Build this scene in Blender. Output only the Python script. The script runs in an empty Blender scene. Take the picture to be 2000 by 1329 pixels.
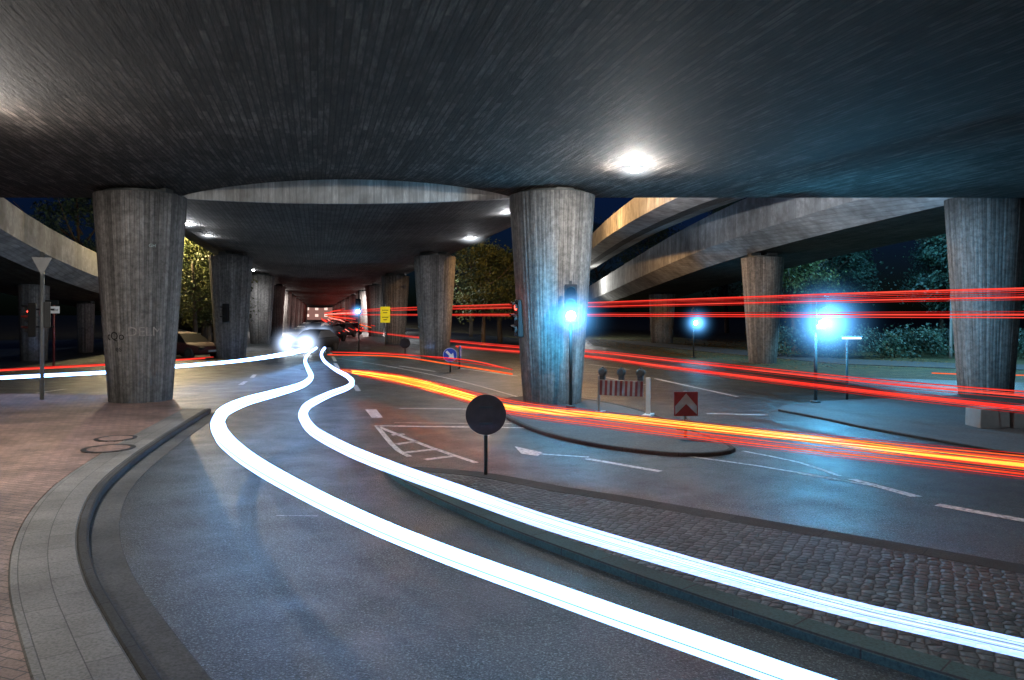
import bpy, bmesh, math, random
from mathutils import Vector, Matrix
random.seed(7)
R=math.radians
CAM_H=2.4; F=1500.0
SK=-0.253   # plan direction of the viaduct (dx per dy)
def px_to_world(u,v,z=0.0):
    """image pixel coordinates -> world position on the level z, through the camera"""
    d=F*(CAM_H-z)/(v-615.0)
    return Vector(((u-1000.0)/F*d,d,z))
scn=bpy.context.scene
COL=scn.collection
# ------------------------------------------------------------------ helpers
def meta(o,label=None,category=None,group=None,kind=None):
    if label:o["label"]=label
    if category:o["category"]=category
    if group:o["group"]=group
    if kind:o["kind"]=kind
    return o
def mesh_obj(name,verts,faces,mat=None,parent=None,smooth=False,uvs=None,**m):
    me=bpy.data.meshes.new(name); me.from_pydata([tuple(v) for v in verts],[],faces)
    if uvs is not None:
        l=me.uv_layers.new(name="UVMap")
        for i,lp in enumerate(me.loops): l.data[i].uv=uvs[lp.vertex_index]
    if smooth:
        for p in me.polygons:p.use_smooth=True
    me.update()
    o=bpy.data.objects.new(name,me); COL.objects.link(o)
    if mat: me.materials.append(mat)
    if parent: o.parent=parent
    return meta(o,**m)
def bm_obj(name,bm,mat=None,parent=None,smooth=False,**m):
    me=bpy.data.meshes.new(name); bm.normal_update(); bm.to_mesh(me); bm.free()
    if smooth:
        for p in me.polygons:p.use_smooth=True
    o=bpy.data.objects.new(name,me); COL.objects.link(o)
    if mat: me.materials.append(mat)
    if parent:o.parent=parent
    return meta(o,**m)
def empty(name,loc=(0,0,0),rotz=0,**m):
    o=bpy.data.objects.new(name,None); o.empty_display_size=0.2
    o.location=loc; o.rotation_euler=(0,0,rotz); COL.objects.link(o)
    return meta(o,**m)
def bm_box(bm,c,s,bev=0.0,rot=None):
    r=bmesh.ops.create_cube(bm,size=1.0)
    vs=r['verts']
    for v in vs: v.co=Vector((v.co.x*s[0],v.co.y*s[1],v.co.z*s[2]))
    if bev>0:
        es=set(e for v in vs for e in v.link_edges)
        rr=bmesh.ops.bevel(bm,geom=list(es),offset=bev,segments=2,affect='EDGES',profile=0.7)
        vs=list(set(v for f in rr['faces'] for v in f.verts)|set(v for v in vs if v.is_valid))
    M=Matrix.Translation(Vector(c))
    if rot: M=M@rot
    for v in vs: v.co=M@v.co
def bm_cyl(bm,p0,p1,r0,r1=None,n=16,cap=True):
    if r1 is None:r1=r0
    p0=Vector(p0);p1=Vector(p1);d=p1-p0
    M=Matrix.Translation((p0+p1)/2)@d.to_track_quat('Z','Y').to_matrix().to_4x4()
    bmesh.ops.create_cone(bm,cap_ends=cap,segments=n,radius1=r0,radius2=r1,depth=d.length,matrix=M)
def box(name,c,s,mat,parent=None,bev=0.0,rot=None,**m):
    bm=bmesh.new(); bm_box(bm,c,s,bev,rot); return bm_obj(name,bm,mat,parent,**m)
def cyl(name,p0,p1,r0,mat,parent=None,r1=None,n=16,**m):
    bm=bmesh.new(); bm_cyl(bm,p0,p1,r0,r1,n); o=bm_obj(name,bm,mat,parent,**m)
    for p in o.data.polygons: p.use_smooth=len(p.vertices)==4
    return o
def catmull(P,step=0.25):
    P=[Vector(p) for p in P]; out=[]
    for i in range(len(P)-1):
        a=P[i-1] if i>0 else P[i]*2-P[i+1]
        b,c=P[i],P[i+1]
        d=P[i+2] if i+2<len(P) else P[i+1]*2-P[i]
        n=max(2,int((c-b).length/step))
        n=min(n,60)
        t0=0;t1=t0+max(1e-4,(b-a).length**.5);t2=t1+max(1e-4,(c-b).length**.5);t3=t2+max(1e-4,(d-c).length**.5)
        for k in range(n):
            t=t1+(t2-t1)*k/n
            A1=a*((t1-t)/(t1-t0))+b*((t-t0)/(t1-t0))
            A2=b*((t2-t)/(t2-t1))+c*((t-t1)/(t2-t1))
            A3=c*((t3-t)/(t3-t2))+d*((t-t2)/(t3-t2))
            B1=A1*((t2-t)/(t2-t0))+A2*((t-t0)/(t2-t0))
            B2=A2*((t3-t)/(t3-t1))+A3*((t-t1)/(t3-t1))
            out.append(B1*((t2-t)/(t2-t1))+B2*((t-t1)/(t2-t1)))
    out.append(P[-1]); return out
def sweep(path,rad,n=8):
    V=[];Fc=[];N=len(path)
    for i,p in enumerate(path):
        t=(path[min(i+1,N-1)]-path[max(i-1,0)]).normalized()
        up=Vector((0,0,1)) if abs(t.z)<0.95 else Vector((0,1,0))
        s=t.cross(up).normalized(); u=s.cross(t)
        if getattr(rad,'byy',False): r=rad(p.y)
        else: r=rad(i/(N-1)) if callable(rad) else rad
        for k in range(n):
            a=2*math.pi*k/n; V.append(p+s*math.cos(a)*r+u*math.sin(a)*r)
    for i in range(N-1):
        for k in range(n):
            a=i*n+k;b=i*n+(k+1)%n
            Fc.append((a,b,b+n,a+n))
    Fc.append(tuple(range(n-1,-1,-1))); Fc.append(tuple((N-1)*n+k for k in range(n)))
    return V,Fc
def offset(path,d):
    out=[]
    for i,p in enumerate(path):
        t=(path[min(i+1,len(path)-1)]-path[max(i-1,0)]); t.z=0; t.normalize()
        out.append(p+Vector((t.y,-t.x,0))*d)
    return out
def ribbon(name,A,B,z0,z1,mat,**m):
    V=[];U=[];Fc=[];L=0;n=len(A)
    for i in range(n):
        if i:L+=((A[i]+B[i])/2-(A[i-1]+B[i-1])/2).length
        w=(A[i]-B[i]).length
        bev=0.015 if z1-z0>0.05 else 0
        for (p,z,uu) in ((A[i],z0,-.12),(A[i],z1-bev,-.01),(A[i].lerp(B[i],bev/max(w,.01)),z1,0),(B[i].lerp(A[i],bev/max(w,.01)),z1,w),(B[i],z1-bev,w+.01),(B[i],z0,w+.12)):
            V.append((p.x,p.y,z)); U.append((L,uu))
    for i in range(n-1):
        for k in range(5):
            a=i*6+k; Fc.append((a,a+1,a+7,a+6))
    Fc.append((0,1,2,3,4,5)); b=(n-1)*6; Fc.append((b+5,b+4,b+3,b+2,b+1,b))
    o=mesh_obj(name,V,Fc,mat,uvs=U,**m)
    bm=bmesh.new();bm.from_mesh(o.data);bmesh.ops.recalc_face_normals(bm,faces=bm.faces);bm.to_mesh(o.data);bm.free()
    return o
def slab(name,pts,z0,z1,mat,**m):
    bm=bmesh.new()
    vs=[bm.verts.new((p[0],p[1],z1)) for p in pts]
    f=bm.faces.new(vs)
    if z1-z0>0.001:
        r=bmesh.ops.extrude_face_region(bm,geom=[f])
        for v in r['geom']:
            if isinstance(v,bmesh.types.BMVert): v.co.z=z0
    bmesh.ops.recalc_face_normals(bm,faces=bm.faces)
    if z1-z0<=0.001:
        for f in bm.faces:
            if f.normal.z<0:f.normal_flip()
    return bm_obj(name,bm,mat,**m)
# ------------------------------------------------------------------ materials
def newmat(name):
    m=bpy.data.materials.new(name); m.use_nodes=True
    nt=m.node_tree; b=nt.nodes['Principled BSDF']
    return m,nt,b
def nd(nt,t,**k):
    n=nt.nodes.new(t)
    for a,v in k.items():
        setattr(n,a,v)
    return n
def link(nt,a,b): nt.links.new(a,b)
def math_n(nt,op,a,b=None):
    n=nd(nt,'ShaderNodeMath',operation=op)
    for i,x in enumerate((a,b)):
        if x is None: continue
        if isinstance(x,(int,float)): n.inputs[i].default_value=x
        else: link(nt,x,n.inputs[i])
    return n.outputs[0]
def ramp(nt,fac,stops):
    n=nd(nt,'ShaderNodeValToRGB'); e=n.color_ramp.elements
    while len(e)<len(stops): e.new(0.5)
    for i,(p,c) in enumerate(stops):
        e[i].position=p; e[i].color=(c[0],c[1],c[2],1) if isinstance(c,(tuple,list)) else (c,c,c,1)
    link(nt,fac,n.inputs[0]); return n.outputs[0]
def mixc(nt,mode,fac,a,b):
    n=nd(nt,'ShaderNodeMix',data_type='RGBA',blend_type=mode)
    for s,x in ((0,fac),(6,a),(7,b)):
        if isinstance(x,(int,float)): n.inputs[s].default_value=x
        elif isinstance(x,tuple): n.inputs[s].default_value=(*x,1)
        else: link(nt,x,n.inputs[s])
    return n.outputs[2]
def noise(nt,vec,scale,detail=4,rough=.55):
    n=nd(nt,'ShaderNodeTexNoise'); n.inputs['Scale'].default_value=scale
    n.inputs['Detail'].default_value=detail; n.inputs['Roughness'].default_value=rough
    link(nt,vec,n.inputs['Vector']); return n.outputs['Fac']
def bump(nt,b,h,strength,dist):
    n=nd(nt,'ShaderNodeBump'); n.inputs['Strength'].default_value=strength; n.inputs['Distance'].default_value=dist
    link(nt,h,n.inputs['Height']); link(nt,n.outputs[0],b.inputs['Normal'])
def comb(nt,x,y,z=0.0):
    n=nd(nt,'ShaderNodeCombineXYZ')
    for i,v in enumerate((x,y,z)):
        if isinstance(v,(int,float)): n.inputs[i].default_value=v
        else: link(nt,v,n.inputs[i])
    return n.outputs[0]
def simple(name,col,rough=.6,metal=0.0,emit=None,es=0,var=.15):
    m,nt,b=newmat(name)
    g=nd(nt,'ShaderNodeTexCoord').outputs['Object']
    nz=noise(nt,g,9,5)
    f=ramp(nt,nz,[(.3,1-var),(.7,1+var*0)])
    c=mixc(nt,'MULTIPLY',1.0,col,f); link(nt,c,b.inputs['Base Color'])
    b.inputs['Roughness'].default_value=rough; b.inputs['Metallic'].default_value=metal
    if emit:
        b.inputs['Emission Color'].default_value=(*emit,1); b.inputs['Emission Strength'].default_value=es
    return m
def board_concrete(name,col,board=.11,contrast=.5,hi=1.5,seam=None,bs=.6,dist=.02,wv=.16,su=24,sl_=2.4,bl=1.6):
    """board-marked concrete, boards laid along the viaduct"""
    m,nt,b=newmat(name)
    pos=nd(nt,'ShaderNodeNewGeometry').outputs['Position']
    s=nd(nt,'ShaderNodeSeparateXYZ'); link(nt,pos,s.inputs[0])
    u=math_n(nt,'ADD',s.outputs[0],math_n(nt,'MULTIPLY',s.outputs[1],-SK))
    ub=math_n(nt,'MULTIPLY',u,1/board)
    fl=math_n(nt,'FLOOR',ub)
    vv=math_n(nt,'ADD',math_n(nt,'MULTIPLY',s.outputs[1],bl),math_n(nt,'MULTIPLY',fl,.37))
    vf=math_n(nt,'FLOOR',vv)
    wn=nd(nt,'ShaderNodeTexWhiteNoise',noise_dimensions='2D'); link(nt,comb(nt,fl,vf),wn.inputs['Vector'])
    fr=math_n(nt,'FRACT',ub)
    edge=math_n(nt,'LESS_THAN',math_n(nt,'ABSOLUTE',math_n(nt,'SUBTRACT',fr,.5)),.38)
    streak=noise(nt,comb(nt,math_n(nt,'MULTIPLY',u,su),math_n(nt,'MULTIPLY',s.outputs[1],sl_),math_n(nt,'MULTIPLY',s.outputs[2],3)),1.0,8,.8)
    big=noise(nt,pos,.2,5,.6)
    med=noise(nt,pos,1.6,5,.6)
    v=math_n(nt,'ADD',math_n(nt,'MULTIPLY',wn.outputs[0],wv),math_n(nt,'MULTIPLY',streak,1.1-wv*.5))
    v=math_n(nt,'MULTIPLY',v,math_n(nt,'ADD',math_n(nt,'MULTIPLY',edge,.3),.7))
    f=ramp(nt,v,[(.3,1-contrast),(.6,.95),(.82,hi)])
    c=mixc(nt,'MULTIPLY',1.0,col,f)
    c=mixc(nt,'MULTIPLY',1.0,c,ramp(nt,big,[(.32,.45),(.66,1.15)]))
    c=mixc(nt,'MULTIPLY',.6,c,ramp(nt,med,[(.3,(.55,.5,.46)),(.6,(1,1,1))]))
    if seam is not None:
        sl=math_n(nt,'LESS_THAN',math_n(nt,'ABSOLUTE',math_n(nt,'SUBTRACT',u,seam)),.02)
        c=mixc(nt,'MIX',math_n(nt,'MULTIPLY',sl,.5),c,(.01,.01,.01))
    link(nt,c,b.inputs['Base Color']); b.inputs['Roughness'].default_value=.8
    b.inputs['Specular IOR Level'].default_value=.3
    h=math_n(nt,'ADD',math_n(nt,'MULTIPLY',edge,.6),math_n(nt,'ADD',math_n(nt,'MULTIPLY',streak,1.2),math_n(nt,'MULTIPLY',wn.outputs[0],wv*1.5)))
    bump(nt,b,h,bs,dist)
    return m
def pillar_concrete():
    m,nt,b=newmat('pillar_concrete')
    tc=nd(nt,'ShaderNodeTexCoord').outputs['Object']
    s=nd(nt,'ShaderNodeSeparateXYZ'); link(nt,tc,s.inputs[0])
    oi=nd(nt,'ShaderNodeObjectInfo').outputs['Random']
    ang=math_n(nt,'ARCTAN2',s.outputs[1],s.outputs[0])
    ab=math_n(nt,'MULTIPLY',ang,60/(2*math.pi)); fl=math_n(nt,'FLOOR',ab)
    wn=nd(nt,'ShaderNodeTexWhiteNoise',noise_dimensions='2D'); link(nt,comb(nt,fl,oi),wn.inputs['Vector'])
    fr=math_n(nt,'FRACT',ab)
    edge=math_n(nt,'LESS_THAN',math_n(nt,'ABSOLUTE',math_n(nt,'SUBTRACT',fr,.5)),.44)
    st=noise(nt,comb(nt,math_n(nt,'MULTIPLY',ang,34),math_n(nt,'MULTIPLY',s.outputs[2],.7),math_n(nt,'MULTIPLY',oi,50)),1,8,.78)
    sp=noise(nt,tc,7,7,.75)
    big=noise(nt,comb(nt,math_n(nt,'MULTIPLY',ang,1.5),math_n(nt,'MULTIPLY',s.outputs[2],.5),math_n(nt,'MULTIPLY',oi,9)),.9,4)
    v=math_n(nt,'ADD',math_n(nt,'MULTIPLY',wn.outputs[0],.26),math_n(nt,'MULTIPLY',st,1.05))
    v=math_n(nt,'MULTIPLY',v,math_n(nt,'ADD',math_n(nt,'MULTIPLY',edge,.3),.7))
    c=mixc(nt,'MULTIPLY',1.0,(.235,.222,.21),ramp(nt,v,[(.25,.12),(.55,.85),(.8,1.7)]))
    c=mixc(nt,'MULTIPLY',.7,c,ramp(nt,sp,[(.38,.35),(.6,1.1)]))
    c=mixc(nt,'MULTIPLY',.7,c,ramp(nt,big,[(.3,.5),(.65,1.1)]))
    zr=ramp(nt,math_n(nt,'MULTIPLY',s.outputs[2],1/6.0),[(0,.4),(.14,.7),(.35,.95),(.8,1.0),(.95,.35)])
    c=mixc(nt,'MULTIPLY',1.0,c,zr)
    link(nt,c,b.inputs['Base Color']); b.inputs['Roughness'].default_value=.8
    bump(nt,b,math_n(nt,'ADD',math_n(nt,'MULTIPLY',edge,.3),math_n(nt,'ADD',st,math_n(nt,'MULTIPLY',sp,.5))),.8,.02)
    return m
def asphalt():
    m,nt,b=newmat('asphalt')
    pos=nd(nt,'ShaderNodeNewGeometry').outputs['Position']
    fine=noise(nt,pos,55,3,.8); mid=noise(nt,pos,22,4,.6); big=noise(nt,pos,.35,5,.6); patch=noise(nt,pos,1.3,5,.65)
    c=mixc(nt,'MULTIPLY',1.0,(.034,.04,.04),ramp(nt,fine,[(.38,.2),(.54,1.0),(.66,5)]))
    c=mixc(nt,'MULTIPLY',.8,c,ramp(nt,big,[(.3,.6),(.65,1.25)]))
    c=mixc(nt,'MULTIPLY',.7,c,ramp(nt,patch,[(.35,.65),(.6,1.1)]))
    vo=nd(nt,'ShaderNodeTexVoronoi',feature='DISTANCE_TO_EDGE'); vo.inputs['Scale'].default_value=.28
    dn=nd(nt,'ShaderNodeVectorMath',operation='ADD'); nn=nd(nt,'ShaderNodeTexNoise'); nn.inputs['Scale'].default_value=1.1; nn.inputs['Detail'].default_value=5
    link(nt,pos,nn.inputs['Vector']); link(nt,pos,dn.inputs[0]); link(nt,nn.outputs['Color'],dn.inputs[1]); link(nt,dn.outputs[0],vo.inputs['Vector'])
    cr=math_n(nt,'LESS_THAN',vo.outputs['Distance'],.004)
    c=mixc(nt,'MIX',math_n(nt,'MULTIPLY',cr,.4),c,(.012,.012,.012))
    link(nt,c,b.inputs['Base Color'])
    rr=ramp(nt,patch,[(.3,.34),(.7,.58)]); link(nt,rr,b.inputs['Roughness'])
    b.inputs['Specular IOR Level'].default_value=.28
    bump(nt,b,math_n(nt,'ADD',fine,math_n(nt,'MULTIPLY',mid,.6)),.9,.016)
    return m
def bricks(name,c1,c2,mortar,w,h,uv=False,rot=0,ms=.012,off=.5,rough=.7):
    m,nt,b=newmat(name)
    pos=nd(nt,'ShaderNodeNewGeometry').outputs['Position']
    vec=nd(nt,'ShaderNodeTexCoord').outputs['UV'] if uv else pos
    mp=nd(nt,'ShaderNodeMapping'); mp.inputs['Rotation'].default_value[2]=rot; link(nt,vec,mp.inputs['Vector'])
    br=nd(nt,'ShaderNodeTexBrick'); br.offset=off
    br.inputs['Scale'].default_value=1; br.inputs['Brick Width'].default_value=w; br.inputs['Row Height'].default_value=h
    br.inputs['Mortar Size'].default_value=ms; br.inputs['Mortar Smooth'].default_value=.3
    br.inputs['Color1'].default_value=(*c1,1); br.inputs['Color2'].default_value=(*c2,1); br.inputs['Mortar'].default_value=(*mortar,1)
    link(nt,mp.outputs[0],br.inputs['Vector'])
    n1=noise(nt,pos,.9,5); n2=noise(nt,pos,40,4,.7)
    c=mixc(nt,'MULTIPLY',.9,br.outputs['Color'],ramp(nt,n1,[(.3,.45),(.65,1.1)]))
    c=mixc(nt,'MULTIPLY',.8,c,ramp(nt,n2,[(.3,.4),(.6,1.2)]))
    link(nt,c,b.inputs['Base Color']); b.inputs['Roughness'].default_value=rough
    b.inputs['Specular IOR Level'].default_value=.3
    bump(nt,b,math_n(nt,'ADD',math_n(nt,'MULTIPLY',math_n(nt,'SUBTRACT',1.0,br.outputs['Fac']),1.0),math_n(nt,'MULTIPLY',n2,.4)),.7,.012)
    return m
def cobble():
    m,nt,b=newmat('cobble')
    pos=nd(nt,'ShaderNodeNewGeometry').outputs['Position']
    vo=nd(nt,'ShaderNodeTexVoronoi',feature='DISTANCE_TO_EDGE'); v2=nd(nt,'ShaderNodeTexVoronoi')
    for q in(vo,v2): q.inputs['Scale'].default_value=10; q.inputs['Randomness'].default_value=.42
    mp=nd(nt,'ShaderNodeMapping'); mp.inputs['Rotation'].default_value[2]=.5; mp.inputs['Scale'].default_value[2]=.01; link(nt,pos,mp.inputs['Vector'])
    link(nt,mp.outputs[0],vo.inputs['Vector']); link(nt,mp.outputs[0],v2.inputs['Vector'])
    sp=nd(nt,'ShaderNodeSeparateColor'); link(nt,v2.outputs['Color'],sp.inputs[0])
    f=ramp(nt,vo.outputs['Distance'],[(.02,.1),(.12,1.0)])
    c=mixc(nt,'MULTIPLY',1.0,(.07,.084,.086),f)
    c=mixc(nt,'MULTIPLY',.9,c,ramp(nt,sp.outputs[0],[(0,.4),(1,1.3)]))
    c=mixc(nt,'MULTIPLY',.8,c,ramp(nt,noise(nt,pos,30,4),[(.3,.5),(.65,1.1)]))
    c=mixc(nt,'MULTIPLY',.8,c,ramp(nt,noise(nt,pos,1.2,4),[(.3,.4),(.65,1.15)]))
    link(nt,c,b.inputs['Base Color']); b.inputs['Roughness'].default_value=.65; b.inputs['Specular IOR Level'].default_value=.25
    bump(nt,b,ramp(nt,vo.outputs['Distance'],[(0,0.0),(.35,1.0)]),.8,.022)
    return m
def ground_mat(name,cols,scale=1.5,bd=.08):
    m,nt,b=newmat(name)
    pos=nd(nt,'ShaderNodeNewGeometry').outputs['Position']
    n=noise(nt,pos,scale,8,.7); n2=noise(nt,pos,18,5,.7)
    c=ramp(nt,n,[(.3,cols[0]),(.5,cols[1]),(.68,cols[2])])
    c=mixc(nt,'MULTIPLY',.8,c,ramp(nt,n2,[(.35,.4),(.65,1.3)]))
    link(nt,c,b.inputs['Base Color']); b.inputs['Roughness'].default_value=.8
    bump(nt,b,n2,.8,bd); return m
def paint_mat():
    m,nt,b=newmat('road_paint')
    pos=nd(nt,'ShaderNodeNewGeometry').outputs['Position']
    n=noise(nt,pos,14,6,.75)
    c=mixc(nt,'MIX',ramp(nt,n,[(.38,.9),(.56,0.0)]),(.6,.6,.6),(.08,.08,.08))
    link(nt,c,b.inputs['Base Color']); b.inputs['Roughness'].default_value=.6; return m
def leaf_mat(name,c1,c2):
    m,nt,b=newmat(name)
    pos=nd(nt,'ShaderNodeTexCoord').outputs['Object']
    c=mixc(nt,'MIX',ramp(nt,noise(nt,pos,.9,3),[(.35,0.0),(.65,1.0)]),c1,c2)
    c=mixc(nt,'MULTIPLY',.8,c,ramp(nt,noise(nt,pos,9,2),[(.3,.4),(.7,1.5)]))
    link(nt,c,b.inputs['Base Color']); b.inputs['Roughness'].default_value=.6; return m
def emis(name,col,s):
    m=bpy.data.materials.new(name); m.use_nodes=True; nt=m.node_tree; nt.nodes.clear()
    e=nt.nodes.new('ShaderNodeEmission'); e.inputs[0].default_value=(*col,1); e.inputs[1].default_value=s
    o=nt.nodes.new('ShaderNodeOutputMaterial'); nt.links.new(e.outputs[0],o.inputs['Surface']); return m
def emis_streak(name,ca,cb,s):
    """luminous strand with brighter and dimmer runs along its length"""
    m=emis(name,ca,s); nt=m.node_tree; e=[n for n in nt.nodes if n.type=='EMISSION'][0]
    pos=nd(nt,'ShaderNodeNewGeometry').outputs['Position']
    f=ramp(nt,noise(nt,pos,.5,3),[(.35,0.0),(.65,1.0)])
    link(nt,mixc(nt,'MIX',f,ca,cb),e.inputs[0]); return m
def vol(name,col,s):
    m=bpy.data.materials.new(name); m.use_nodes=True; nt=m.node_tree; nt.nodes.clear()
    e=nt.nodes.new('ShaderNodeEmission'); e.inputs[0].default_value=(*col,1); e.inputs[1].default_value=s
    o=nt.nodes.new('ShaderNodeOutputMaterial'); nt.links.new(e.outputs[0],o.inputs['Volume']); return m
def vol_ball(name,col,s,pw=1.8):
    m=vol(name,col,s); nt=m.node_tree; e=[n for n in nt.nodes if n.type=='EMISSION'][0]
    tc=nd(nt,'ShaderNodeTexCoord').outputs['Object']
    g=nd(nt,'ShaderNodeTexGradient',gradient_type='QUADRATIC_SPHERE'); link(nt,tc,g.inputs[0])
    p=math_n(nt,'POWER',g.outputs['Fac'],pw)
    link(nt,math_n(nt,'MULTIPLY',p,s),e.inputs[1]); return m

M_ceil=board_concrete('ceiling_concrete',(.07,.059,.052),board=.1,contrast=.95,hi=3.2,seam=4.37,bs=1.0,dist=.055,wv=.2,su=12,sl_=1.8,bl=.8)
M_belly=board_concrete('belly_concrete',(.1,.094,.09),board=.14,contrast=.7,wv=.2,su=12,bl=.5,bs=.9,dist=.03)
M_ramp=board_concrete('ramp_concrete',(.46,.46,.46),board=.2,contrast=.3,bs=.3)
M_beam=board_concrete('beam_concrete',(.7,.7,.68),board=.2,contrast=.3,bs=.3)
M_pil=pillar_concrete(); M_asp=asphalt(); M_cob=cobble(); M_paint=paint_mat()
M_brick=bricks('brick_paving',(.29,.19,.155),(.2,.135,.115),(.09,.075,.065),.21,.105,rot=.35,ms=.007)
M_slab=bricks('slab_paving',(.19,.185,.17),(.15,.145,.135),(.07,.07,.065),.5,.25,uv=True,ms=.005)
M_kerb=bricks('kerb_stone',(.05,.05,.048),(.035,.035,.034),(.02,.02,.02),1.0,5,uv=True,ms=.008,rough=.9)
M_kerbt=bricks('teal_kerb_stone',(.035,.075,.068),(.026,.055,.052),(.02,.02,.02),1.0,5,uv=True,ms=.008,rough=.8)  # kerb stone with its base colours tinted teal
M_gut=bricks('gutter_stone',(.085,.085,.08),(.075,.075,.072),(.06,.06,.06),.33,5,uv=True,ms=.004,rough=.9)
M_grass=ground_mat('grass',[(.02,.03,.012),(.05,.06,.02),(.16,.11,.04)])
M_pave=ground_mat('footway_asphalt',[(.04,.04,.042),(.055,.055,.057),(.075,.075,.075)],bd=.01)
M_leaf=leaf_mat('leaf',(.04,.07,.025),(.12,.13,.035)); M_leaf2=leaf_mat('leaf_dark',(.02,.05,.045),(.05,.1,.06))
M_bark=simple('bark',(.1,.08,.06),.9)
M_metal=simple('galvanised_metal',(.3,.32,.32),.5,.3); M_dark=simple('dark_metal',(.035,.04,.04),.5); M_black=simple('black_housing',(.009,.009,.009),.7)
M_signback=simple('sign_back',(.07,.045,.045),.65,.0,var=.4); M_white=simple('white_sheet',(.33,.33,.33),.5,var=.4)
M_red=simple('red_sheet',(.2,.03,.03),.5,var=.3); M_blue=simple('blue_sheet',(.02,.07,.5),.45,emit=(.03,.08,.5),es=.15)  # blue sheet emits a little, brightness put into the sign colour
M_arrow=simple('reflective_white',(.8,.8,.8),.4,emit=(1,1,1),es=.15)  # emission put in to brighten arrows and white plates, no lamp inside
M_yel=simple('yellow_sheet',(.8,.6,.02),.5,emit=(.9,.75,.02),es=.4)  # yellow sheet glows by itself, brightness put into the colour
M_rubber=simple('rubber',(.02,.02,.02),.8); M_glass=simple('window_glass',(.006,.006,.008),.5)
M_iron=simple('cast_iron',(.07,.055,.045),.55,.4); M_stone=simple('stone_block',(.2,.19,.18),.85)

# ------------------------------------------------------------------ setting: ground
G=lambda n,pts,z0,z1,mat,l,c:slab(n,pts,z0,z1,mat,label=l,category=c,kind="structure")
G("ground",[(-1500,-200),(1500,-200),(1500,2500),(-1500,2500)],0,0,M_grass,"dark grass and earth ground around the interchange","ground")
rp=[(-70,-12),(70,-12),(70,22)]+[tuple(px_to_world(u,v)[:2]) for u,v in [(2300,745),(2000,748),(1700,738),(1500,722),(1300,697),(1160,676)]]+[(7,72),(0,80),(16-.253*140,140),(16-.253*420,420),(-18-.253*420,420),(-20-.253*75,75),(-70,62)]
G("road",rp,0.004,0.004,M_asp,"worn dark asphalt road passing under the viaduct","road")
kerb_px=[(412,800),(370,826),(320,858),(255,905),(207,950),(180,1000),(173,1060),(192,1130),(238,1210),(290,1290),(345,1370),(435,1500),(560,1700)]
K=catmull([px_to_world(u,v,.08) for u,v in kerb_px],.2)
kin=offset(K,.1); sl=offset(K,.66)
ribbon("kerb",K,kin,0,.105,M_kerb,label="curved grey stone kerb along the brick pavement",category="kerb",kind="structure")
ribbon("gutter",offset(K,-.3),offset(K,-.002),0,.009,M_gut,label="pale concrete gutter strip beside the kerb",category="gutter",kind="structure")
ribbon("slab_paving",offset(K,.102),sl,0,.104,M_slab,label="grey slab band between kerb and brick paving",category="pavement",kind="structure")
back=[px_to_world(u,v) for u,v in [(395,795),(340,787),(200,778),(0,775),(-300,772)]]
poly=[sl[i] for i in range(len(sl)-1,-1,-1)]
poly=poly+[Vector((back[0].x-.6,back[0].y-.1,0))]+back[1:]+[Vector((-40,22.5,0)),Vector((-40,-4,0))]
G("pavement",poly,0,.1,M_brick,"reddish brick paved pavement under the viaduct","pavement")
# cobble median
near_px=[(760,905),(755,915),(800,948),(900,995),(1000,1036),(1100,1073),(1250,1127),(1450,1195),(1700,1275),(2000,1365),(2600,1540)]
far_px=[(760,905),(830,908),(940,917),(1010,928),(1100,945),(1200,960),(1350,985),(1500,1010),(1700,1043),(2000,1095),(2600,1200)]
z=.07
NE=catmull([px_to_world(u,v,z) for u,v in near_px],.3); FE=catmull([px_to_world(u,v,z) for u,v in far_px],.3)
def resample(P,n):
    L=[0]
    for i in range(1,len(P)):L.append(L[-1]+(P[i]-P[i-1]).length)
    out=[];j=0
    for k in range(n):
        t=L[-1]*k/(n-1)
        while j<len(P)-2 and L[j+1]<t:j+=1
        f=(t-L[j])/max(1e-6,L[j+1]-L[j]); out.append(P[j].lerp(P[j+1],min(1,f)))
    return out
NE=resample(NE,90);FE=resample(FE,90)
ni=offset(NE,-.25); fi=offset(FE,.3)
ribbon("kerb",NE,ni,0,.08,M_kerbt,label="stone kerb with teal tint along the cobbled median",category="kerb",kind="structure")
ribbon("kerb",FE,fi,0,.03,M_kerb,label="flat dark edging on the far side of the median",category="kerb",kind="structure")
bm=bmesh.new(); rows=[]
for i in range(4,len(ni)):
    rows.append([bm.verts.new((p.x,p.y,zz)) for p,zz in((ni[i],.07),(ni[i].lerp(fi[i],.5),.06),(fi[i],.026))])
for a,b in zip(rows,rows[1:]):
    for k in range(2): bm.faces.new((a[k],b[k],b[k+1],a[k+1]))
bmesh.ops.recalc_face_normals(bm,faces=bm.faces)
if sum(f.normal.z for f in bm.faces)<0:
    for f in bm.faces:f.normal_flip()
bm_obj("cobbled_median",bm,M_cob,label="cobbled traffic island with dark setts",category="traffic island",kind="structure")
isl=[(1000,815),(1040,833),(1100,851),(1200,870),(1330,883),(1400,881),(1425,874),(1400,860),(1330,835),(1260,806),(1180,786),(1100,776),(1010,776),(975,790)]
I=catmull([px_to_world(u,v,.07) for u,v in isl+[isl[0]]],.3)[:-1]
G("traffic_island",[p for p in I],0,.066,M_pave,"raised asphalt traffic island around a concrete pillar","traffic island")
Io=I+[I[0]]
ribbon("kerb",Io,offset(Io,.1),0,.07,M_kerb,label="dark stone kerb around the traffic island",category="kerb",kind="structure")
rpv=[(1520,800),(1600,815),(1700,836),(1850,862),(2000,888),(2400,950)]
RV=catmull([px_to_world(u,v,.05) for u,v in rpv],.4)
poly=RV+[Vector((40,14,0)),Vector((40,24,0)),px_to_world(2000,765,.05),px_to_world(1800,775,.05),px_to_world(1600,784,.05),px_to_world(1530,792,.05)]
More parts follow.
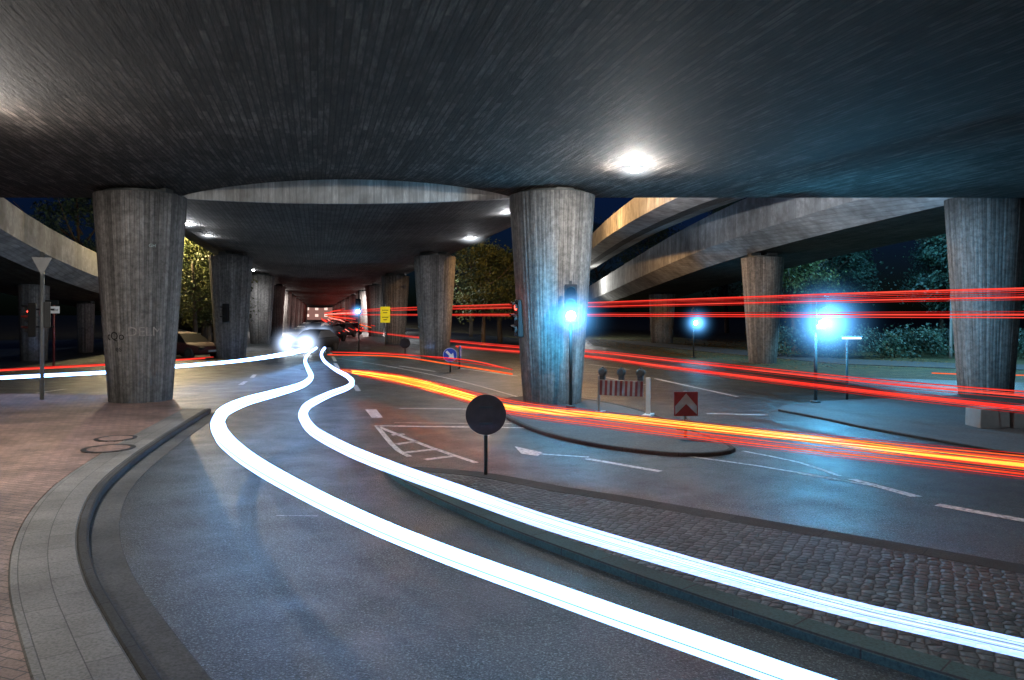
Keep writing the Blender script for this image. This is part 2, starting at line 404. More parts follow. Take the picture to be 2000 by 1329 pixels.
G("pavement",poly,0,.05,M_pave,"grey pavement around the pillar and signals","pavement")
ribbon("kerb",offset(RV,-.1),offset(RV,.0),0,.054,M_gut,label="low stone kerb of the grey pavement",category="kerb",kind="structure")
G("path",[px_to_world(u,v) for u,v in [(1170,664),(1250,668),(1420,682),(1640,702),(1900,712),(2200,716),(2200,727),(1900,722),(1640,712),(1400,690),(1240,674)]],0.0,.03,M_pave,"narrow grey footpath across the verge","path")
def line(px,w,l="white painted road line"):
    P=catmull([px_to_world(u,v,.008) for u,v in px],1.0); A=offset(P,w/2);B=offset(P,-w/2)
    n=len(P); V=[(p.x,p.y,.008) for p in A+B]
    mesh_obj("road_marking",V,[(i,i+1,n+i+1,n+i) for i in range(n-1)],M_paint,label=l,category="road marking",kind="structure")
def patch(px,l="white painted road marking"):
    P=[px_to_world(u,v,.0085) for u,v in px]
    G("road_marking",P,.0085,.0085,M_paint,l,"road marking")
line([(735,832),(1030,836)],.13)
line([(735,831),(778,880),(800,892)],.1); line([(740,834),(835,872),(930,904)],.1)
for a,b in [((765,850),(790,848)),((775,868),(815,862)),((790,884),(850,878)),((830,898),(885,891))]: line([a,b],.14,"hatched white road marking bar")
patch([(1005,872),(1060,884),(1050,891),(1018,886)],"white arrow head painted on the road"); line([(1040,886),(1150,893)],.08)
line([(1145,896),(1290,921)],.12); line([(1300,886),(1480,910),(1665,942)],.08)
line([(1450,881),(1560,903),(1640,930)],.08); line([(1560,925),(1700,948)],.06)
patch([(1655,936),(1672,936),(1802,970),(1780,971)],"long white arrow tip painted on the road")
line([(1830,986),(2030,1022)],.16)
patch([(713,800),(735,800),(748,816),(726,816)])
for a,b in [((686,737),(690,745)),((692,752),(700,764)),((650,697),(655,706)),((655,710),(662,722)),((480,745),(470,752)),((498,732),(492,738)),((646,690),(648,694))]: line([a,b],.16)
line([(780,798),(990,800)],.1); line([(770,826),(1000,828)],.06)
for a,b in [((1170,735),(1260,752)),((1280,740),(1440,775)),((1380,808),(1500,811)),((0,776),(30,774)),((70,768),(130,760)),((900,720),(1010,735)),((780,715),(850,726)),((1150,712),(1230,722))]: line([a,b],.12)
line([(540,1007),(620,1008)],.012,"thin pale joint in the asphalt"); line([(660,700),(760,716),(900,745),(1010,775)],.1)
for u,v,r in [(226,857,.36),(212,877,.42),(610,722,.5)]:
    zz=.102 if u<400 else .006
    p=px_to_world(u,v,zz)
    bm=bmesh.new(); bm_cyl(bm,(0,0,0),(0,0,.008),r,r*.985,32)
    o=bm_obj("manhole_cover",bm,M_brick if u<400 else M_asp,label="round cast iron manhole cover set in the paving",category="manhole cover",kind="structure"); o.location=p
    bm=bmesh.new()
    for k in range(28):
        a0=6.2832*k/28;a1=6.2832*(k+1)/28
        bm.faces.new([bm.verts.new((math.cos(a)*q,math.sin(a)*q,.011)) for a,q in((a0,r*.8),(a1,r*.8),(a1,r*1.02),(a0,r*1.02))])
    bm_obj("cover_frame",bm,M_black,parent=o)

# ------------------------------------------------------------------ decks
def near_deck():
    xs=[-60+1.2*i for i in range(101)]; xs=sorted(set([x for x in xs if not(-11<x<2)]+[-11+.26*i for i in range(51)]))
    ys=[-30,-15,-5,5,10,13,14,15,16,17,18,19,20,21,21.8]
    V=[];Fc=[]
    def zz(x,y):
        z=5.72
        a=(x+4.75)/4.75
        if abs(a)<1: z+=.52*(1-a*a)**.8*max(0,min(1,(y-14)/7.8))**2
        return z
    for y in ys:
        for x in xs: V.append((x,y,zz(x,y)))
    n=len(xs)
    for j in range(len(ys)-1):
        for i in range(n-1):
            a=j*n+i; Fc.append((a,a+n,a+n+1,a+1))
    b=(len(ys)-1)*n; s=len(V)
    for x in xs: V.append((x,21.8,7.1))
    for i in range(n-1): Fc.append((b+i,s+i,s+i+1,b+i+1))
    t=len(V); V+= [(-60,-30,7.1),(xs[-1],-30,7.1)]
    Fc.append((s,t,t+1,s+n-1))
    mesh_obj("bridge_deck",V,Fc,M_ceil,label="wide dark board-marked concrete bridge deck overhead",category="bridge",kind="structure")
near_deck()
def main_deck():
    offs=[-7.6+i*.4 for i in range(39)]; ys=[21.82]+[24+i*6 for i in range(60)]
    V=[];Fc=[];n=len(offs)
    for y in ys:
        for o in offs:
            V.append((.95+o+SK*y,y,5.6+.0085*o*o+(.16*((abs(o)-6.4)) if abs(o)>6.4 else 0)))
    for j in range(len(ys)-1):
        for i in range(n-1):
            a=j*n+i; Fc.append((a,a+n,a+n+1,a+1))
    s=len(V)
    for y in ys:
        V.append((.95-7.6+SK*y,y,7.3)); V.append((.95+7.6+SK*y,y,7.3))
    for j in range(len(ys)-1):
        Fc.append((j*n,s+2*j,s+2*j+2,(j+1)*n)); Fc.append((j*n+n-1,(j+1)*n+n-1,s+2*j+3,s+2*j+1))
        Fc.append((s+2*j,s+2*j+1,s+2*j+3,s+2*j+2))
    Fc.append(tuple(range(n))+(s+1,s))
    mesh_obj("viaduct_deck",V,Fc,M_belly,label="long concrete viaduct deck with rounded belly on twin pillars",category="viaduct",kind="structure")
    V=[];Fc=[]
    m=30
    for i in range(m):
        x=-9.6+9.7*i/(m-1); a=(x+4.75)/4.85
        V+= [(x,21.83,5.56+.16*a*a),(x,21.83,6.5)]
    V2=[(x,y+.35,z+0.03) for x,y,z in V]
    k=len(V); V=[(x,y-.02,z) for x,y,z in V]+V2
    for i in range(m-1):
        a=2*i; Fc.append((a,a+2,a+3,a+1)); Fc.append((a,k+a,k+a+2,a+2))
    mesh_obj("end_beam",V,Fc,M_beam,label="pale curved concrete end beam at the deck joint",category="bridge beam",kind="structure")
main_deck()
def ramp_deck(name,pts,w,top,mat,label,fas=.5):
    P=catmull(pts,3.0)
    sec=[(0,top),(0,fas),(1.0,0),(w-1.0,0),(w,fas),(w,top),(w-.25,top),(w-.25,fas+.4),(.25,fas+.4),(.25,top)]
    V=[];Fc=[];n=len(sec)
    for i,p in enumerate(P):
        t=P[min(i+1,len(P)-1)]-P[max(0,i-1)]; t.z=0;t.normalize(); s=Vector((t.y,-t.x,0))
        for o,z in sec: q=p+s*o; V.append((q.x,q.y,q.z+z))
    for i in range(len(P)-1):
        for k in range(n):
            a=i*n+k;b=i*n+(k+1)%n; Fc.append((a,a+n,b+n,b))
    Fc.append(tuple(range(n)));Fc.append(tuple((len(P)-1)*n+k for k in range(n-1,-1,-1)))
    o=mesh_obj(name,V,Fc,mat,label=label,category="bridge ramp",kind="structure")
    o.data.materials.append(M_belly)
    for i in range(len(P)-1): o.data.polygons[i*n+2].material_index=1  # ramp undersides get darker concrete, their shade put into the colour
    return o
ramp_deck("ramp_deck",[(13.2,21.9,5.95),(12.0,30,5.75),(10.9,37.5,5.45),(10.2,45,5.1),(9.6,58,4.5),(9.4,70,4.05),(9.2,95,3.3),(9,130,2.4)],7,2.4,M_ramp,"pale curved concrete ramp descending beyond the deck",.7)
ramp_deck("ramp_deck",[(6.9,21.9,6.4),(6.3,30,6.7),(6.0,45,7.05),(6.0,58,7.15),(6.5,110,7.2)],2.6,1.3,M_ramp,"narrow upper concrete ramp lit orange on its parapet",.2)
ramp_deck("ramp_deck",[(-24.2,21.9,5.5),(-27,30,4.9),(-29,40.7,3.75),(-33,60,2.6),(-37,80,1.2),(-40,95,.1)],7,1.75,M_ramp,"concrete ramp descending to street level on round pillars")
# ------------------------------------------------------------------ pillars
def pillar_mesh(H,rb,rt,name="shaft"):
    n=120; lv=14; V=[];Fc=[]
    rnd=random.Random(int(H*100))
    pert=[rnd.uniform(-.005,.005) for _ in range(60)]
    for j in range(lv+1):
        t=j/lv; r=rb+(rt-rb)*(t**.95)
        for k in range(n):
            a=2*math.pi*k/n; rr=r+pert[k//2]+(.002 if k%2 else -.003)
            V.append((math.cos(a)*rr,math.sin(a)*rr,H*t))
    for j in range(lv):
        for k in range(n):
            a=j*n+k;b=j*n+(k+1)%n; Fc.append((a,b,b+n,a+n))
    Fc.append(tuple((lv)*n+k for k in range(n)))
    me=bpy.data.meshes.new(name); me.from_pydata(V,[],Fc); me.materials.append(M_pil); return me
def bearing_mesh(H,r):
    bm=bmesh.new(); bm_cyl(bm,(0,0,H),(0,0,H+.09),r*.8,r*.8,32); 
    for sx in(-1,1): bm_box(bm,(sx*r*.45,0,H+.14),(.5,.5,.2),.02)
    me=bpy.data.meshes.new("bearing"); bm.to_mesh(me); bm.free(); me.materials.append(M_dark); return me
pm=pillar_mesh(5.58,.77,1.15); bmn=bearing_mesh(5.58,1.15)
def add_pillar(x,y,me,be,label,group="round tapered viaduct pillars",rot=0,zb=0.0):
    e=empty("pillar",(x,y,zb),rot,label=label,category="pillar",group=group)
    for nm,mm in(("shaft",me),("bearing",be)):
        o=bpy.data.objects.new(nm,mm); COL.objects.link(o); o.parent=e
    return e
for k in range(13):
    y=20.7+21.5*k
    lab="round tapered board-marked concrete pillar holding the viaduct" if k else None
    l=add_pillar(-10.0+SK*(y-20.7),y,pm,bmn,lab or "dark tapered concrete pillar with graffiti on brick pavement",rot=k*1.3)
    r=add_pillar((1.08 if k==0 else 1.2)+SK*(y-20.7),y,pm,bmn,lab or "pale tapered concrete pillar on the traffic island",rot=k*.9+2)
    if k==0: PL=l
m2=pillar_mesh(5.9,.72,1.1); add_pillar(14.3,23.2,m2,bearing_mesh(5.75,1.0),"tapered concrete pillar on grey pavement carrying the ramp")
m3=pillar_mesh(5.2,.65,1.02); add_pillar(12.4,38,m3,bearing_mesh(5.2,.9),"tapered concrete pillar on the leafy verge under the ramp")
m4=pillar_mesh(4.1,.9,1.1); add_pillar(12.7,65,m4,bearing_mesh(4.0,1.0),"short concrete pillar under the lower part of the ramp")
m5=pillar_mesh(4.0,.6,.72); add_pillar(-24.9,40,m5,bearing_mesh(3.75,.6),"slim concrete pillar under the descending ramp")
m6=pillar_mesh(3.1,.42,.52); add_pillar(-27.2,49,m6,bearing_mesh(3.1,.45),"short slim concrete pillar under the descending ramp")
m7=pillar_mesh(6.9,.6,.9); add_pillar(7.5,92,m7,bearing_mesh(6.9,.8),"tall concrete pillar under the narrow upper ramp")
def graffiti(txt,size,ang0,zc,mat,H=5.58,rb=.77,rt=1.15):
    c=bpy.data.curves.new("t",'FONT'); c.body=txt; c.size=size; c.align_x='CENTER'; c.resolution_u=3
    o=bpy.data.objects.new("t",c); COL.objects.link(o); dg=bpy.context.evaluated_depsgraph_get(); dg.update()
    me=bpy.data.meshes.new_from_object(o.evaluated_get(dg)); bpy.data.objects.remove(o)
    for v in me.vertices:
        z=zc+v.co.y; r=rb+(rt-rb)*((z/H)**.95)+.014; a=ang0+v.co.x/r
        v.co=Vector((math.cos(a)*r,math.sin(a)*r,z))
    me.materials.clear(); me.materials.append(mat)
    g=bpy.data.objects.new("graffiti_tag",me); COL.objects.link(g); g.parent=PL; return g
M_gr=simple('chalk_paint',(.4,.36,.33),.8,var=.5); M_gd=simple('marker_paint',(.01,.01,.01),.7); M_st=simple('sticker',(.5,.62,.58),.5)
graffiti("DELM",.34,R(-58),1.85,M_gr); graffiti("cQo",.3,R(-106),1.75,M_gd); graffiti("es",.22,R(-100),1.45,M_gd)
graffiti("GH",.12,R(-50),4.15,M_st)
# ------------------------------------------------------------------ lamps under decks
M_lamp=emis('lamp_diffuser',(.95,.97,1.0),60)
V_lamp=vol_ball('halo_glow_lamp',(.85,.92,1.0),9,2.4)  # emissive ball put round a lamp as its halo, not real mist
def glowball(parent,loc,r,mat,name="glow",sq=(1,1,1)):
    bm=bmesh.new(); bmesh.ops.create_icosphere(bm,subdivisions=3,radius=1.0)
    o=bm_obj(name,bm,mat,parent,True); o.location=loc; o.scale=(r*sq[0],r*sq[1],r*sq[2]); return o
def light(kind,loc,col,e,size=.2,rot=None,parent=None,spot=None,name="lamp_light"):
    L=bpy.data.lights.new(name,kind); L.color=col; L.energy=e
    if kind=='AREA': L.size=size
    else: L.shadow_soft_size=size
    if spot: L.spot_size=R(spot); L.spot_blend=.8
    o=bpy.data.objects.new(name,L); COL.objects.link(o); o.location=loc
    if rot:o.rotation_euler=rot
    if parent:o.parent=parent
    return o
def ceiling_lamp(x,y,z,down,glow,col=(.93,.96,1.0),ball=0,side=0):
    e=empty("ceiling_lamp",(x,y,z),.0,label="white lamp fixed under the concrete deck",category="lamp",group="lamps under the deck")
    box("housing",(0,0,-.03),(.3,.2,.05),M_metal,e,.01)
    bm=bmesh.new(); bmesh.ops.create_uvsphere(bm,u_segments=16,v_segments=8,radius=1); 
    for v in bm.verts: v.co=Vector((v.co.x*.2,v.co.y*.14,v.co.z*.05-.08))
    bm_obj("diffuser",bm,M_lamp,e,True)
    if down: light('SPOT',(0,0,-.25),col,down,.12,(0,0,0),e,165)
    if glow: light('POINT',(0,-.05,-.2),col,glow,.06,None,e)
    if side: light('SPOT',(.3,0,-.35),col,side,.12,(R(85),0,R(-75)),e,120)  # added sideways spot that brightens the right-hand ramp
    if ball: glowball(e,(0,-.1,-.09),ball,V_lamp,sq=(1.5,1,.6))
ceiling_lamp(2.75,17.2,5.72,500,520,(1,.96,.9),ball=.6)
ceiling_lamp(-8.7,11.8,5.72,1250,620,(1,.92,.84))
ceiling_lamp(-1.9,35.3,6.0,900,150,ball=.75)
ceiling_lamp(-.2,26.2,6.0,400,150,ball=.5,side=2600); ceiling_lamp(-12.4,29.6,5.97,400,150,ball=.5); ceiling_lamp(-13.4,34,6.0,400,90,ball=.5)
ceiling_lamp(-5.6,57,5.95,800,90,ball=.7); ceiling_lamp(-20.3,60,5.95,700,60); ceiling_lamp(-11,80,5.95,1200,90)
ceiling_lamp(3.2,4,5.72,380,90,(1,.95,.9)); ceiling_lamp(-6.5,1.5,5.72,700,90,(1,.95,.88)); ceiling_lamp(12,12,5.72,420,70,(.45,.8,1))  # lamp row continued out of view, the last one added for blue light
for yy in (104,132,160,195,235,280): 
    ceiling_lamp(.95-6.9+SK*yy,yy,6.05,5500,1000,(1,.9,.85)); ceiling_lamp(.95+6.9+SK*yy,yy,6.05,5500,1000,(1,.9,.86),ball=.8 if yy<150 else 1.2)  # lamps added to brighten the far pillars and deck
M_sod=emis('sodium_lens',(1,.6,.25),25); M_cool=emis('cool_lens',(.6,.85,1),25)
def unseen_street_lamp(x,y,h,col,e,lens,rotz=0):
    o=empty("unseen_street_lamp",(x,y,0),rotz,label="unseen street lamp with curved arm, added to light ramps and trees",category="street lamp")
    V,Fc=sweep(catmull([Vector((0,0,0)),Vector((0,0,h-1)),Vector((.25,0,h-.2)),Vector((1.1,0,h))],.4),lambda t:.09-.04*t,10)
    mesh_obj("mast",V,Fc,M_metal,o,True); box("lamp_head",(1.35,0,h),(.6,.26,.14),M_metal,o,.03); box("lens",(1.35,0,h-.085),(.42,.2,.03),lens,o,.01)
    light('POINT',(1.35,0,h-.35),col,e,.15,None,o)
unseen_street_lamp(2.6,31,8.9,(1,.55,.2),2200,M_sod,R(180)); unseen_street_lamp(2.9,44,8.9,(1,.55,.2),2600,M_sod,R(180)); unseen_street_lamp(-21.6,46,8,(1,.75,.38),5500,M_sod,R(100))  # sodium lamps put out of view to light the parapet and foliage
unseen_street_lamp(21.0,33,8.5,(.25,.7,1),5500,M_cool,R(120))
unseen_street_lamp(24,42,11,(.2,.6,1),5000,M_cool,R(160)); unseen_street_lamp(5.3,78,6,(.95,.95,.9),1500,M_cool,R(0))  # cool lamps added behind the pillars for light on trees and ramp

# ------------------------------------------------------------------ trees
def crown_mesh(seed,h,rad,nclump,nleaf,mat,ls=.22):
    rnd=random.Random(seed); V=[];Fc=[]
    for c in range(nclump):
        a=rnd.uniform(0,6.283); t=rnd.random()**.8; rr=rad*math.sqrt(rnd.random())*(1-.55*abs(t-.4)/.6)
        cx,cy,cz=math.cos(a)*rr,math.sin(a)*rr,h*(.3+.7*t); cr=rnd.uniform(.45,1.1)*rad/3.2
        for i in range(nleaf):
            g=[rnd.gauss(0,.5) for _ in range(3)]
            p=Vector((cx+g[0]*cr,cy+g[1]*cr,cz+g[2]*cr*.75))
            n=Vector((rnd.gauss(0,1),rnd.gauss(0,1),rnd.gauss(.6,1))).normalized()
            s=n.orthogonal().normalized(); q=n.cross(s); l=ls*rnd.uniform(.6,1.4)
            b=len(V); V+=[p-s*l*.5,p+q*l*.3,p+s*l*.5,p-q*l*.3]; Fc.append((b,b+1,b+2,b+3))
    me=bpy.data.meshes.new("crown"); me.from_pydata([tuple(v) for v in V],[],Fc); me.materials.append(mat); return me
def trunk_mesh(seed,h,r):
    rnd=random.Random(seed); V=[];Fc=[]
    def add(P,ra):
        v,f=sweep(catmull(P,.5),ra,8); b=len(V); V.extend(v); Fc.extend([tuple(i+b for i in q) for q in f])
    top=Vector((rnd.uniform(-.4,.4),rnd.uniform(-.4,.4),h*.85))
    add([Vector((0,0,-.1)),Vector((.1,0,h*.3)),top*.7,top],lambda t:r*(1-.8*t))
    for i in range(9):
        a=i*2.4+rnd.random(); z=h*rnd.uniform(.25,.65); l=h*rnd.uniform(.2,.35)
        p=Vector((.08,0,z)); add([p,p+Vector((math.cos(a)*l*.5,math.sin(a)*l*.5,l*.35)),p+Vector((math.cos(a)*l,math.sin(a)*l,l*.9))],lambda t:r*.4*(1-.8*t))
    me=bpy.data.meshes.new("trunk"); me.from_pydata([tuple(v) for v in V],[],Fc); me.materials.append(M_bark)
    for p in me.polygons:p.use_smooth=True
    return me
kinds=[]
for s,(h,rd,mt) in enumerate([(9,3.4,M_leaf),(12,3.8,M_leaf2),(10,3.2,M_leaf2),(7,3.0,M_leaf)]):
    kinds.append((trunk_mesh(s,h,.22),crown_mesh(s+10,h,rd,85,105,mt)))
def tree(x,y,k,s=1,rot=0,label="leafy broad tree beside the viaduct at night"):
    e=empty("tree",(x,y,0),rot,label=label,category="tree",group="trees beside the interchange"); e.scale=(s,s,s)
    for nm,me in zip(("trunk","crown"),kinds[k]):
        o=bpy.data.objects.new(nm,me); COL.objects.link(o); o.parent=e
rnd=random.Random(5)
for x,y,k,s in [(-2.2,58,0,.85),(-1.0,66,3,1.1),(1.5,75,0,1.0),(-4.5,84,1,1),(3.5,70,3,1),
                (-20.2,49,0,.8),(-22.5,56,3,1.1),(-26,66,1,1.0),(-20.8,53.5,3,.8)]: tree(x,y,k,s,x*3)
for i in range(22):
    x=15+i*1.9+rnd.uniform(-1,1); y=47+rnd.uniform(0,16); 
    if abs(x-12.5)<5 and y<70: x=19+rnd.uniform(0,6)
    tree(x,y,rnd.choice([1,2,2,1,0]),rnd.uniform(.8,1.25),i*1.7,"dark leafy tree on the verge beside the ramp")
for x,y in [(5.5,120),(14,125),(20,110),(28,100),(36,88),(-48,60),(-56,70),(-42,75),(-64,58)]: tree(x,y,1,1.4,x,"tall dark tree beyond the ramps")
shm=crown_mesh(50,1.6,2.2,40,70,M_leaf2,.16)
for i in range(9):
    o=bpy.data.objects.new("shrub",shm); COL.objects.link(o); o.location=(16.5+i*3.1,44+rnd.uniform(-2,3),-.3); o.rotation_euler[2]=i
    meta(o,"low dark shrub on the verge","shrub","shrubs on the verge")
V=[];Fc=[]
for i in range(3500):
    d=rnd.uniform(33,75); x=rnd.uniform(6,22)
    a=rnd.random()*6.28; l=.09
    if d<34+max(0,(12.0-x))*5: continue
    b=len(V); V+=[(x+l*math.cos(a+k*1.57),d+l*math.sin(a+k*1.57),.02+.02*(k%2)) for k in range(4)]; Fc.append((b,b+1,b+2,b+3))
mesh_obj("fallen_leaves",V,Fc,simple('dry_leaf',(.3,.17,.05),.8,var=.6),label="orange fallen leaves scattered over the verge",category="leaves",kind="stuff")

# ------------------------------------------------------------------ far building
def building(x,y,w,h,rz,label,wc,n):
    e=empty("building",(x,y,0),rz,label=label,category="building")
    box("wall",(0,0,h/2),(w,10,h),simple('render_wall',(.4,.3,.28),.9,emit=(.5,.24,.2),es=.55),e); box("roof",(0,0,h+.2),(w+.6,10.6,.4),M_dark,e)  # wall emits pink by itself, brightness put in for the far end
    for i in range(n):
        for j in range(2):
            bx=-w/2+(i+.5)*w/n; box("window",(bx,-5.02,2+j*3.2),(w/n*.35,.06,1.3),wc,e); box("frame",(bx,-5.06,1.2+j*3.2),(w/n*.4,.08,.08),M_white,e)
M_win=emis('lit_window',(1,.7,.6),1.3)
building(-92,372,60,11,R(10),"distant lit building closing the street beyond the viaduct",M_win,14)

# ------------------------------------------------------------------ cars
M_hl=emis('headlight_lens',(.85,.93,1),80); M_tl=emis('tail_lens',(1,.06,.04),9); M_tloff=simple('tail_lens_off',(.35,.01,.01),.2)
V_hl=vol_ball('halo_glow_headlight',(.55,.7,1.0),13,3.2)  # halo of the headlights built as an emissive ball, no mist there
def car(x,y,rz,col,label,head=False,tail=False,group=None):
    """car pointing to local -Y"""
    e=empty("car",(x,y,0),rz,label=label,category="car"); 
    if group:e["group"]=group
    paint=simple('car_paint',col,.7,.0)
    st=[(-2.1,.35,.62,.62),(-1.95,.28,.72,.8),(-1.1,.26,.88,.88),(-.5,.26,.93,.9),(.9,.26,.95,.9),(1.7,.28,.98,.87),(2.05,.35,.92,.8),(2.12,.42,.8,.7)]
    V=[];Fc=[]
    for yy,zb,zt,w in st:
        V+=[(-w*.92,yy,zb),(-w,yy,zb+.18),(-w,yy,zt-.12),(-w*.86,yy,zt),(w*.86,yy,zt),(w,yy,zt-.12),(w,yy,zb+.18),(w*.92,yy,zb)]
    for i in range(len(st)-1):
        for k in range(8):
            a=i*8+k;b=i*8+(k+1)%8; Fc.append((a,b,b+8,a+8))
    Fc.append(tuple(range(7,-1,-1)));Fc.append(tuple(56+k for k in range(8)))
    mesh_obj("body",V,Fc,paint,e,True)
    g=[(-.95,.9,.78),(-.25,1.36,.62),(1.0,1.4,.62),(1.85,.95,.74)]
    V=[];Fc=[]
    for yy,zt,w in g: V+=[(-.8,yy,.9),(-w,yy,zt),(w,yy,zt),(.8,yy,.9)]
    for i in range(3):
        for k in range(3):
            a=i*4+k;Fc.append((a,a+1,a+5,a+4))
    mesh_obj("window",V,Fc,M_glass,e)
    mesh_obj("roof",[(-.6,-.22,1.37),(.6,-.22,1.37),(.6,1.0,1.41),(-.6,1.0,1.41),(-.5,.4,1.45),(.5,.4,1.45)],[(0,1,5,4),(4,5,2,3),(0,4,3),(1,2,5)],paint,e)
    for sx in(-1,1):
        for yy in(-1.3,1.3):
            w=cyl("wheel",(sx*.72,yy,.32),(sx*.92,yy,.32),.32,M_rubber,e,n=20); cyl("rim",(sx*.9,yy,.32),(sx*.93,yy,.32),.2,M_dark,w,n=12)
        h=box("headlight",(sx*.62,-2.03,.6),(.34,.14,.16),M_hl if head else M_glass,e,.04)
        t=box("tail_light",(sx*.66,2.08,.72),(.3,.1,.18),M_tl if tail else M_tloff,e,.03)
        if head: glowball(h,(sx*.62,-2.15,.6),head,V_hl)
    box("number_plate",(0,-2.12,.45),(.5,.03,.11),M_white,e)
    if head: light('SPOT',(0,-2.4,.62),(.5,.85,1),60,.1,(R(84),0,R(180)),e,80)
car(-12.9,50,R(-14),(.003,.003,.004),"dark car with bright headlights driving under the viaduct",head=1.8)
car(-16.3,68,R(-14),(.003,.003,.004),"distant car with headlights on under the viaduct",head=1.8)
car(-18.0,42.5,R(60),(.05,.008,.008),"dark red parked car beside the pillars",tail=1,group="cars parked beside the pillars")
car(-20.6,46.5,R(65),(.006,.006,.008),"black parked car beside the pillars",tail=1,group="cars parked beside the pillars")
for x,y,c in [(-18.2,82,.1),(-19.5,92,.04),(-24.5,104,.2),(-27,122,.1),(-31.5,140,.1),(-38,165,.1),(-24.2,96,.05),(-30,118,.3)]: car(x,y,R(-14),(c*.1,c*.1,c*.1),"car with red tail lights waiting under the viaduct",tail=1,group="cars queuing under the viaduct")

# ------------------------------------------------------------------ signals and signs
M_green=emis('green_signal_lens',(.35,.88,1.0),90); M_redl=emis('red_signal_lens',(1,.05,.03),12); M_loff=simple('dark_lens',(.01,.012,.012),.3)
V_glow=vol_ball('halo_glow_cyan',(.12,.45,1.0),24,6.5)  # cyan halo put round the signal lens as a glowing volume
def signal(x,y,zb,zg,htop,rz,label,on='green',power=0,glow=0,pole=True):
    """signal head faces local -Y, zg height of lowest lens"""
    e=empty("traffic_light",(x,y,zb),rz,label=label,category="traffic light")
    z0=zg-zb
    if pole:
        cyl("pole",(0,.14,0),(0,.14,htop-zb),.045,M_dark,e); cyl("base_flange",(0,.14,0),(0,.14,.06),.13,M_dark,e)
    else:
        bm=bmesh.new(); bm_box(bm,(0,.3,z0+.1),(.06,.5,.05)); bm_box(bm,(0,.3,z0+.6),(.06,.5,.05)); bm_obj("bracket",bm,M_black,e)
    box("housing",(0,0,z0+.3),(.32,.2,.98),M_black,e,.04)
    for i,c in enumerate(('green','amber','red')):
        lit=(c==on); mt={'green':M_green,'red':M_redl}.get(c,M_loff) if lit else M_loff
        cyl("lens",(0,-.1,z0+.3*i),(0,-.12,z0+.3*i),.115 if lit and c=='green' else .08,mt,e,n=24)
        bm=bmesh.new(); n=14; ring=[]
        for k in range(n+1):
            a=R(-20)+R(220)*k/n; ring.append([bm.verts.new((math.cos(a)*.125,yy,z0+.3*i+math.sin(a)*.125)) for yy in(-.1,-.26 if 3<k<11 else -.18)])
        for k in range(n): bm.faces.new((ring[k][0],ring[k+1][0],ring[k+1][1],ring[k][1]))
        bm_obj("visor",bm,M_black,e)
    if power:
        zl=z0+(0 if on=='green' else .6)
        light('POINT',(0,-.42,zl),(.08,.55,1.0) if on=='green' else (1,.05,.03),power,.1,None,e)
    if glow: glowball(e,(0,-.35,z0),glow,V_glow)
    return e
signal(1.47,19.2,.066,2.37,3.25,R(-3),"green traffic light on a pole before the pale pillar",power=400,glow=2.2)
signal(8.15,20.4,.05,2.18,2.8,R(14),"green traffic light on a pole on the grey pavement",power=900,glow=2.9)
signal(10.1,42.5,0,1.95,2.8,R(10),"green traffic light across the junction by the verge",power=120,glow=2.2)
signal(-9.6,48,0,2.6,3.9,R(0),"traffic light on a tall pole under the viaduct",power=40,glow=1.4)
signal(.2,20.35,.066,2.0,2.9,R(-70),"dark traffic light head bracketed to the concrete pillar",on='red',power=4,pole=False)
signal(-15.35,41.2,0,2.2,3.3,R(170),"dark traffic light seen from behind by a pillar",on='none',pole=False)
signal(-13.75,22.0,.1,1.95,2.9,R(-60),"dark traffic light with a small red lamp lit",on='red',power=4,pole=False)
def post_sign(name,x,y,zb,h,rz,label,cat,r=.03,mat=None):
    e=empty(name,(x,y,zb),rz,label=label,category=cat); cyl("post",(0,.03,0),(0,.03,h),r,mat or M_metal,e); return e
p=px_to_world(82,781,.1)
e=post_sign("yield_sign",p.x,p.y,.1,4.0,R(28),"triangular yield sign seen from behind on a grey pole","sign",.05,M_metal)
bm=bmesh.new(); 
vs=[bm.verts.new(v) for v in ((-.24,-.03,3.85),(.24,-.03,3.85),(0,-.03,3.35))]; f=bm.faces.new(vs); r=bmesh.ops.extrude_face_region(bm,geom=[f]); bmesh.ops.translate(bm,verts=[g for g in r['geom'] if isinstance(g,bmesh.types.BMVert)],vec=(0,-.012,0)); bmesh.ops.recalc_face_normals(bm,faces=bm.faces)
bm_obj("sign_plate",bm,simple('zinc_sign_back',(.55,.57,.57),.5),e)
box("control_box",(.12,0,2.3),(.16,.14,.7),M_dark,e,.02)
p=px_to_world(949,925,.05)
e=post_sign("round_sign",p.x,p.y,.03,1.18,R(4),"round sign seen from behind on a short post","sign",.028,M_dark)
cyl("sign_plate",(0,-.015,.89),(0,.0,.89),.3,M_signback,e,n=40)
bm=bmesh.new(); bm_cyl(bm,(0,-.022,.89),(0,.004,.89),.303,None,40)
for f in [f for f in bm.faces if len(f.verts)>4]: bm.faces.remove(f)
bm_obj("rim",bm,M_metal,e); box("clamp",(0,-.028,1.0),(.2,.02,.025),M_dark,e); box("clamp",(0,-.028,.76),(.2,.02,.025),M_dark,e)
e=post_sign("round_sign",-6.2,44.5,0,1.0,0,"small round sign back beside the pillar row","sign",.03,M_dark); cyl("sign_plate",(0,-.02,.75),(0,0,.75),.3,M_signback,e,n=32)
def arrow_bm(bm,y):
    pts=[(-.19,.12),(-.12,.19),(.05,.02),(.13,.1),(.18,-.18),(-.1,-.13),(-.02,-.05)]
    bm.faces.new([bm.verts.new((a,y,b)) for a,b in pts])
